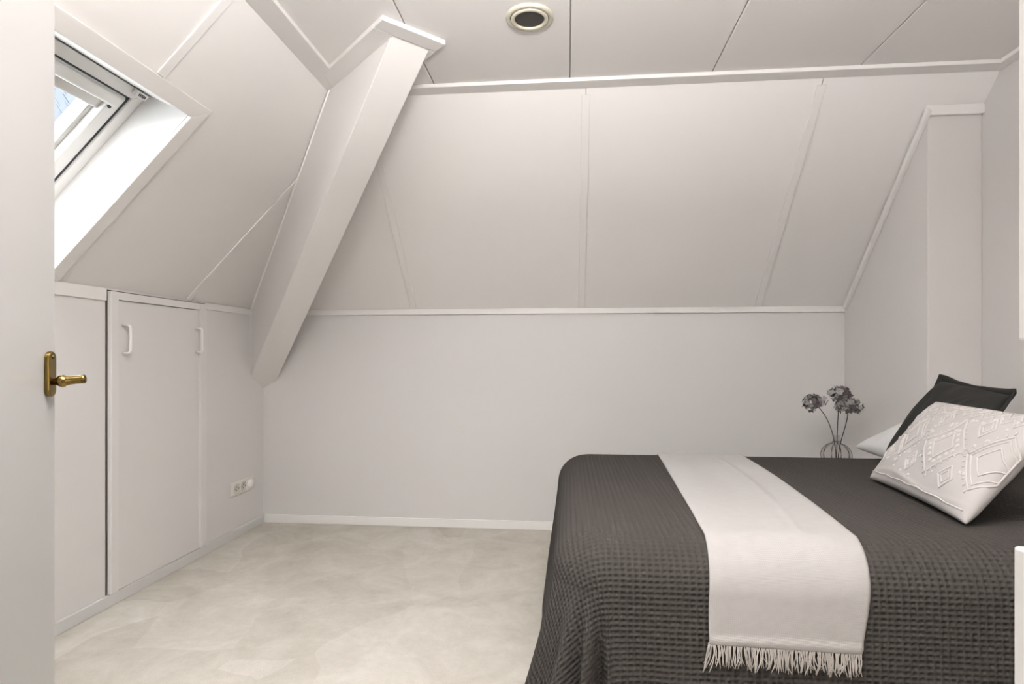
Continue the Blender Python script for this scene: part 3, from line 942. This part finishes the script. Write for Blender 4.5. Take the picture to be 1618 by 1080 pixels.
# charcoal cushion with flat border
TL = Vector((1.60, 2.70, 1.045)); TR = Vector((1.565, 2.24, 1.012))
u, v, nrm = axes(TR - TL, (0.24, -0.02, 0.39))
cc = (TL + TR) / 2 - v * 0.215


def dk_crease(Ug, Vg):
    w1 = 0.010 * np.exp(-((Ug * 0.9 - Vg * 0.5 - 0.02) / 0.07) ** 2) * np.clip(1 - ((Vg - 0.25) / 0.5) ** 2, 0, 1)
    w2 = 0.009 * np.exp(-((Ug * 0.9 - Vg * 0.5 - 0.22) / 0.06) ** 2) * np.clip(1 - ((Vg - 0.3) / 0.45) ** 2, 0, 1)
    return w1 + w2


fr_, bk_ = pillow_surface(cc, u, v, nrm, 0.222, 0.212, 0.17, 0.015, 0.42, 0.003, seed=5, flat_back=0.3, crease=dk_crease)
dk = pillow_mesh('cushion', fr_, bk_, M['darkpillow'])
tag(dk, 'charcoal grey cushion with flat bordered edge leaning at the back', 'cushion')
# border: flat flange round the seam with turned-up corners
n = fr_.shape[0]
loop = [fr_[i, 0] for i in range(n)] + [fr_[n - 1, j] for j in range(1, n)] + [fr_[i, n - 1] for i in range(n - 2, -1, -1)] + [fr_[0, j] for j in range(n - 2, 0, -1)]
bm = bmesh.new()
cc_ = np.array(cc); un, vn, nn_ = np.array(u), np.array(v), np.array(nrm)
rings = []
for p in loop:
    a_ = np.dot(p - cc_, un) / 0.222; b_ = np.dot(p - cc_, vn) / 0.212
    cor = (abs(a_) * abs(b_)) ** 3
    dirv = un * np.sign(a_) * (abs(a_) ** 6) + vn * np.sign(b_) * (abs(b_) ** 6)
    dirv = dirv / max(np.linalg.norm(dirv), 1e-6)
    wdt = 0.014 + 0.016 * cor
    curl = 0.018 * cor * (1 if b_ > 0 else 0.2)
    q1 = p + dirv * wdt * 0.55 + nn_ * (curl * 0.15 + 0.003 * math.sin(6 * a_ + 5 * b_))
    q2 = p + dirv * wdt + nn_ * (curl + 0.005 * math.sin(6 * a_ + 5 * b_ + 1))
    rings.append([bm.verts.new(x) for x in (p - dirv * 0.006, q1, q2)])
for i in range(len(rings)):
    a, b = rings[i], rings[(i + 1) % len(rings)]
    for k in range(2):
        bm.faces.new((a[k], b[k], b[k + 1], a[k + 1]))
fl_ = obj('border', bm, M['darkpillow'], dk, True)
sm = fl_.modifiers.new('thickness', 'SOLIDIFY'); sm.thickness = 0.006; sm.offset = 0

# ivory embroidered cushion in front
BL = Vector((1.165, 2.410, 0.676)); BR = Vector((1.115, 1.775, 0.676))
u, v, nrm = axes(BR - BL, (0.225, 0.03, 0.285))
HWc, HHc = (BR - BL).length / 2, 0.19
c3 = (BL + BR) / 2 + v * HHc
NP = 90


def iv_crease(Ug, Vg):
    return 0.004 * np.exp(-((Vg + 0.80 + 0.05 * np.sin(4 * Ug)) / 0.05) ** 2) * (1 - Ug ** 2) + 0.004 * np.sin(14 * Ug * (1 + 0.2 * Vg) - 9 * Vg) * np.clip(Ug - 0.45, 0, 1) * (1 - Ug ** 2)


fr_, bk_ = pillow_surface(c3, u, v, nrm, HWc, HHc, 0.13, 0.045, 0.40, 0.0025, NP, seed=8, crease=iv_crease)
iv = pillow_mesh('cushion', fr_, bk_, M['cushion'])
tag(iv, 'ivory lumbar cushion with raised diamond embroidery in front of the others', 'cushion')
sgrid = np.linspace(-1, 1, NP); sgrid = np.sign(sgrid) * np.abs(sgrid) ** 0.8


def surf(a, b, off=0.0):
    """a, b in -1..1 over the ivory cushion front"""
    fi = np.interp(a, sgrid, np.arange(NP)); fj = np.interp(b, sgrid, np.arange(NP))
    i, j = min(int(fi), NP - 2), min(int(fj), NP - 2); x, y = fi - i, fj - j
    p = fr_[i, j] * (1 - x) * (1 - y) + fr_[i + 1, j] * x * (1 - y) + fr_[i, j + 1] * (1 - x) * y + fr_[i + 1, j + 1] * x * y
    e1 = fr_[i + 1, j] - fr_[i, j]; e2 = fr_[i, j + 1] - fr_[i, j]
    nn = np.cross(e1, e2); nn /= np.linalg.norm(nn)
    return Vector(p + nn * off)


AS = HWc / HHc


def cord(bm, pts, r=0.0026, closed=True, sub=8):
    path = []
    m_ = len(pts) if closed else len(pts) - 1
    for k in range(m_):
        (a0, b0), (a1, b1) = pts[k], pts[(k + 1) % len(pts)]
        for q in range(sub):
            f = q / sub
            path.append(surf(a0 + (a1 - a0) * f, b0 + (b1 - b0) * f, r * 0.35))
    path.append(surf(*(pts[0] if closed else pts[-1]), r * 0.35))
    add_tube(bm, path, r, 6)


def diamond(ca, cb, ra, rb):
    return [(ca - ra, cb), (ca, cb + rb), (ca + ra, cb), (ca, cb - rb)]


def square_mark(ca, cb, h): return diamond(ca, cb, h / AS, h)


big = [(-0.98 + 0.0, 0.02), (-0.46, 0.05), (0.22, 0.0), (0.88, -0.02)]
for k, (ca, cb) in enumerate(big[1:]):
    bm = bmesh.new()
    sc = (0.88, 1.06, 1.0)[k]
    cord(bm, diamond(ca, cb, 0.285 * sc, 0.52 * sc), 0.0030)
    if k != 1: cord(bm, diamond(ca, cb, 0.235 * sc, 0.43 * sc), 0.0026)
    cord(bm, diamond(ca, cb, 0.14 * sc, 0.26 * sc), 0.0026)
    for q in range(4):                    # knots between the outlines
        P4 = diamond(ca, cb, 0.20 * sc, 0.36 * sc); (a0, b0), (a1, b1) = P4[q], P4[(q + 1) % 4]
        for f in (0.15, 0.38, 0.62, 0.85):
            p = surf(a0 + (a1 - a0) * f, b0 + (b1 - b0) * f, -0.002)
            if k == 1: add_lathe(bm, p, nrm, [(0, 0.0085), (0.003, 0.0075), (0.0045, 0.004), (0.005, 0)], 10, False)
    obj('embroidered_diamond', bm, M['embro'], iv, True)
for ca, cb in ((-0.74, -0.42), (-0.12, -0.44), (0.56, -0.50), (-0.12, 0.52), (0.56, 0.50), (-0.76, 0.50)):
    bm = bmesh.new()
    cord(bm, diamond(ca, cb, 0.10, 0.20), 0.0028); cord(bm, diamond(ca, cb, 0.055, 0.11), 0.0020)
    obj('embroidered_diamond', bm, M['embro'], iv, True)
bm = bmesh.new()
# zigzag and tick rows
zz = []
for k in range(27):
    zz.append((-0.92 + k * 1.84 / 26, 0.70 + (0.07 if k % 2 else -0.07)))
cord(bm, zz, 0.0022, False, 4)
zz = [(a, b + 0.14) for a, b in zz]; cord(bm, zz, 0.0022, False, 4)
for ca, cb in big[1:]:
    for q in range(4):
        P4 = diamond(ca, cb, 0.31, 0.57); (a0, b0), (a1, b1) = P4[q], P4[(q + 1) % 4]
        for k in range(7):
            f = (k + 0.5) / 7
            a, b = a0 + (a1 - a0) * f, b0 + (b1 - b0) * f
            if max(abs(a), abs(b)) < 0.9 and max(abs(a + (a - ca) * 0.12), abs(b + (b - cb) * 0.12)) < 0.92:
                cord(bm, [(a, b), (a + (a - ca) * 0.12, b + (b - cb) * 0.12)], 0.0024, False, 3)
for k in range(70):
    a, b = rng.uniform(-0.93, 0.93), rng.uniform(-0.72, 0.9)
    if any(abs(a - ca) / 0.33 + abs(b - cb) / 0.6 < 1 for ca, cb in big[1:]): continue
    add_lathe(bm, surf(a, b, -0.002), nrm, [(0, 0.0075), (0.003, 0.0065), (0.0045, 0.003), (0.0048, 0)], 9, False)
# stitched hem along the lower edge
cord(bm, [(-0.94 + k * 0.1175, -0.86 + 0.012 * math.sin(k * 2.1)) for k in range(17)], 0.0024, False, 3)
st = obj('embroidery_stitches', bm, M['embro'], iv, True); st['kind'] = 'stuff'

# ------------------------------------------------------------------ bedside table (in the nook behind the bed)
VX, VY = 1.495, 3.46
ns = empty('bedside_table', (VX, VY + 0.03, 0), 'small white bedside table in the nook behind the bed', 'table')
box_obj('carcass', VX - 0.22, VX + 0.22, VY - 0.19, VY + 0.25, 0.10, 0.505, M['table'], ns, 0.003)
box_obj('top', VX - 0.23, VX + 0.23, VY - 0.20, VY + 0.26, 0.505, 0.525, M['table'], ns, 0.003)
dr = box_obj('drawer', VX - 0.205, VX + 0.205, VY - 0.205, VY - 0.19, 0.32, 0.49, M['table'], ns, 0.003)
bm = bmesh.new(); add_lathe(bm, (VX, VY - 0.205, 0.405), (0, -1, 0), [(0, 0.005), (0.012, 0.006), (0.016, 0.012), (0.024, 0.011), (0.026, 0)], 16)
obj('knob', bm, M['knob'], dr, True)
for x in (-0.19, 0.19):
    for y in (-0.16, 0.22):
        bm = bmesh.new(); add_lathe(bm, (VX + x, VY + y, 0), (0, 0, 1), [(0, 0.012), (0.1, 0.018)], 12); obj('leg', bm, M['table'], ns, True)

# vase
vz = 0.525
vase = empty('vase', (VX, VY, vz), 'round clear glass vase with dark wire ribs on the bedside table', 'vase')
vr = 0.077
prof = [(0.0, 0.028), (0.002, 0.045)]
for k in range(1, 14):
    a = -1.15 + k / 13 * 2.45
    prof.append((0.070 + 0.070 * math.sin(a), vr * math.cos(a) ** 0.9 if math.cos(a) > 0 else 0))
neck = 0.018
prof = [p for p in prof if not (p[0] > 0.1 and p[1] < neck + 0.004)] + [(0.142, neck + 0.001), (0.150, neck), (0.168, neck), (0.178, neck + 0.001), (0.181, neck + 0.006), (0.183, neck + 0.006)]
inner = [(max(t, 0.004), max(r - 0.0025, 0.001)) for t, r in prof[::-1]]
bm = bmesh.new(); add_lathe(bm, (VX, VY, vz), (0, 0, 1), prof + inner + [(0.004, 0)], 40, True, False)
obj('glass_body', bm, M['vaseglass'], vase, True)
for k in range(10):
    a = 2 * math.pi * (k + 0.35) / 10
    bm = bmesh.new()
    add_tube(bm, [(VX + math.cos(a) * (r + 0.0008), VY + math.sin(a) * (r + 0.0008), vz + t) for t, r in prof[1:] if t < 0.150], 0.0012, 5)
    obj('rib', bm, M['rib'], vase, True)
bm = bmesh.new()
add_tube(bm, [(VX + math.cos(2 * math.pi * k / 24) * (neck + 0.0015), VY + math.sin(2 * math.pi * k / 24) * (neck + 0.0015), vz + 0.147) for k in range(25)], 0.0013, 5)
obj('neck_wire', bm, M['rib'], vase, True)


def bez(p0, p1, p2, p3, n=14):
    res = []
    for k in range(n + 1):
        t = k / n
        res.append(Vector(p0) * (1 - t) ** 3 + Vector(p1) * 3 * t * (1 - t) ** 2 + Vector(p2) * 3 * t * t * (1 - t) + Vector(p3) * t ** 3)
    return res


def flower(path, radius, nfl, label, seed, squash=(1, 1, 1)):
    r = np.random.default_rng(seed)
    root = empty('dried_hydrangea', path[0], label, 'flower', 'dried hydrangeas in the vase')
    bm = bmesh.new(); add_tube(bm, path, [0.0024] * len(path), 6)
    obj('stem', bm, M['stem'], root, True)
    c = Vector(path[-1]); d = (Vector(path[-1]) - Vector(path[-3])).normalized()
    c = c + d * radius * 0.35
    bm = bmesh.new()
    for k in range(nfl):                   # thin stalks inside the head
        dirn = Vector(r.normal(0, 1, 3)).normalized()
    mats = []
    for k in range(nfl):
        dirn = Vector(r.normal(0, 1, 3)).normalized()
        if dirn.dot(d) < -0.55: dirn = -dirn
        fc = c + Vector((dirn.x * squash[0], dirn.y * squash[1], dirn.z * squash[2])) * radius * r.uniform(0.62, 1.0)
        uu, vv = frame_of((dirn + Vector(r.normal(0, 0.35, 3))).normalized())
        nn = uu.cross(vv)
        if nn.dot(dirn) < 0: nn = -nn
        rot = r.uniform(0, 6.28); pl = r.uniform(0.014, 0.021); dark = r.uniform() < 0.45
        for q in range(4):
            a = rot + q * math.pi / 2 + r.normal(0, 0.12)
            dr_ = uu * math.cos(a) + vv * math.sin(a); sd = nn.cross(dr_)
            wd = pl * r.uniform(0.42, 0.55); cup = r.uniform(0.1, 0.5)
            pts = [fc, fc + dr_ * pl * 0.45 + sd * wd + nn * pl * cup * 0.35, fc + dr_ * pl + sd * wd * 0.45 + nn * pl * cup * 0.8,
                   fc + dr_ * pl * 1.03 - sd * wd * 0.4 + nn * pl * cup * 0.8, fc + dr_ * pl * 0.45 - sd * wd + nn * pl * cup * 0.35]
            mid_ = fc + dr_ * pl * 0.6 + nn * pl * cup * 0.25
            vs = [bm.verts.new(p) for p in pts]; vm = bm.verts.new(mid_)
            for z in range(5):
                f = bm.faces.new((vs[z], vs[(z + 1) % 5], vm)); f.material_index = 1 if dark else 0
    h = obj('flower_head', bm, [M['petal'], M['petal2']], root)
    h['kind'] = 'stuff'
    return root


b0 = Vector((VX - 0.002, VY, vz + 0.02))
nk = Vector((VX + 0.004, VY, vz + 0.175))
flower(bez(b0, nk + Vector((-0.002, 0, -0.08)), nk + Vector((-0.015, 0, 0.075)), Vector((1.395, 3.46, 0.868))), 0.064, 66,
       'dried grey hydrangea on the bent stem leaning left out of the vase', 11, (1.0, 0.9, 0.85))
flower(bez(b0 + Vector((0.005, 0.004, 0)), nk + Vector((0.0, 0.004, -0.05)), nk + Vector((0.004, 0.004, 0.08)), Vector((1.512, 3.465, 0.905))), 0.062, 74,
       'dried grey hydrangea highest in the vase on the straight stem', 12, (1.0, 0.9, 0.8))
flower(bez(b0 + Vector((0.008, -0.006, 0)), nk + Vector((0.003, -0.005, -0.02)), nk + Vector((0.055, -0.005, 0.06)), Vector((1.548, 3.44, 0.845))), 0.062, 74,
       'dried grey hydrangea right of the others, on the curved stem', 13, (1.15, 0.9, 0.75))

# ------------------------------------------------------------------ outside: neighbour's roof and a tree seen through the pane
hs = empty('house', (-13, 12, -3), 'neighbouring house with blue grey tiled roof seen through the roof window', 'house')
box_obj('wall', -19.0, -9.0, 5.4, 18.6, -3.0, 3.2, M['brickwall'], hs)
rd = Vector((-2.6, 0, 3.4)); rl = rd.length; rd.normalize()
ro_ = Vector((-8.5, 5.0, 3.0)); rn = Vector((rd.z, 0, -rd.x))
prism_obj('roof', [ro_, ro_ + Vector((0, 14, 0)), ro_ + Vector((0, 14, 0)) + rd * 9.0, ro_ + rd * 9.0], -rn * 0.2, M['tile'], hs)
bm = bmesh.new()
for i in range(27):
    for j in range(46):
        o2 = ro_ + rd * (i * 0.327) + Vector((0, j * 0.30 + 0.15 * (i % 2), 0)) + rn * (0.02 + random.uniform(0, 0.012))
        add_box(bm, o2, (0, 0.285, 0), rd * 0.36 - rn * 0.02 * -1, rn * 0.03)
tl = obj('roof_tiles', bm, M['tile'], hs); tl['kind'] = 'stuff'
tr = empty('tree', (-7.7, 7.8, -3), 'leafy tree beside the neighbouring house outside', 'tree')
bm = bmesh.new(); add_tube(bm, [(-7.7, 7.8, -3), (-7.65, 7.82, 0), (-8.25, 7.7, 4.9)], [0.16, 0.12, 0.04], 10); obj('trunk', bm, M['bark'], tr, True)
bm = bmesh.new()
for k in range(900):
    dvec = Vector(rng.normal(0, 1, 3)).normalized() * rng.uniform(0.3, 1.0)
    p = Vector((-8.42, 7.58, 5.6)) + Vector((dvec.x * 0.9, dvec.y * 0.9, dvec.z * 1.2))
    a = Vector(rng.normal(0, 1, 3)).normalized() * 0.10; b = a.cross(Vector(rng.normal(0, 1, 3))).normalized() * 0.05
    vs = [bm.verts.new(x) for x in (p - a, p + b, p + a, p - b)]; bm.faces.new(vs)
cr_ = obj('crown', bm, M['leaf'], tr); cr_['kind'] = 'stuff'
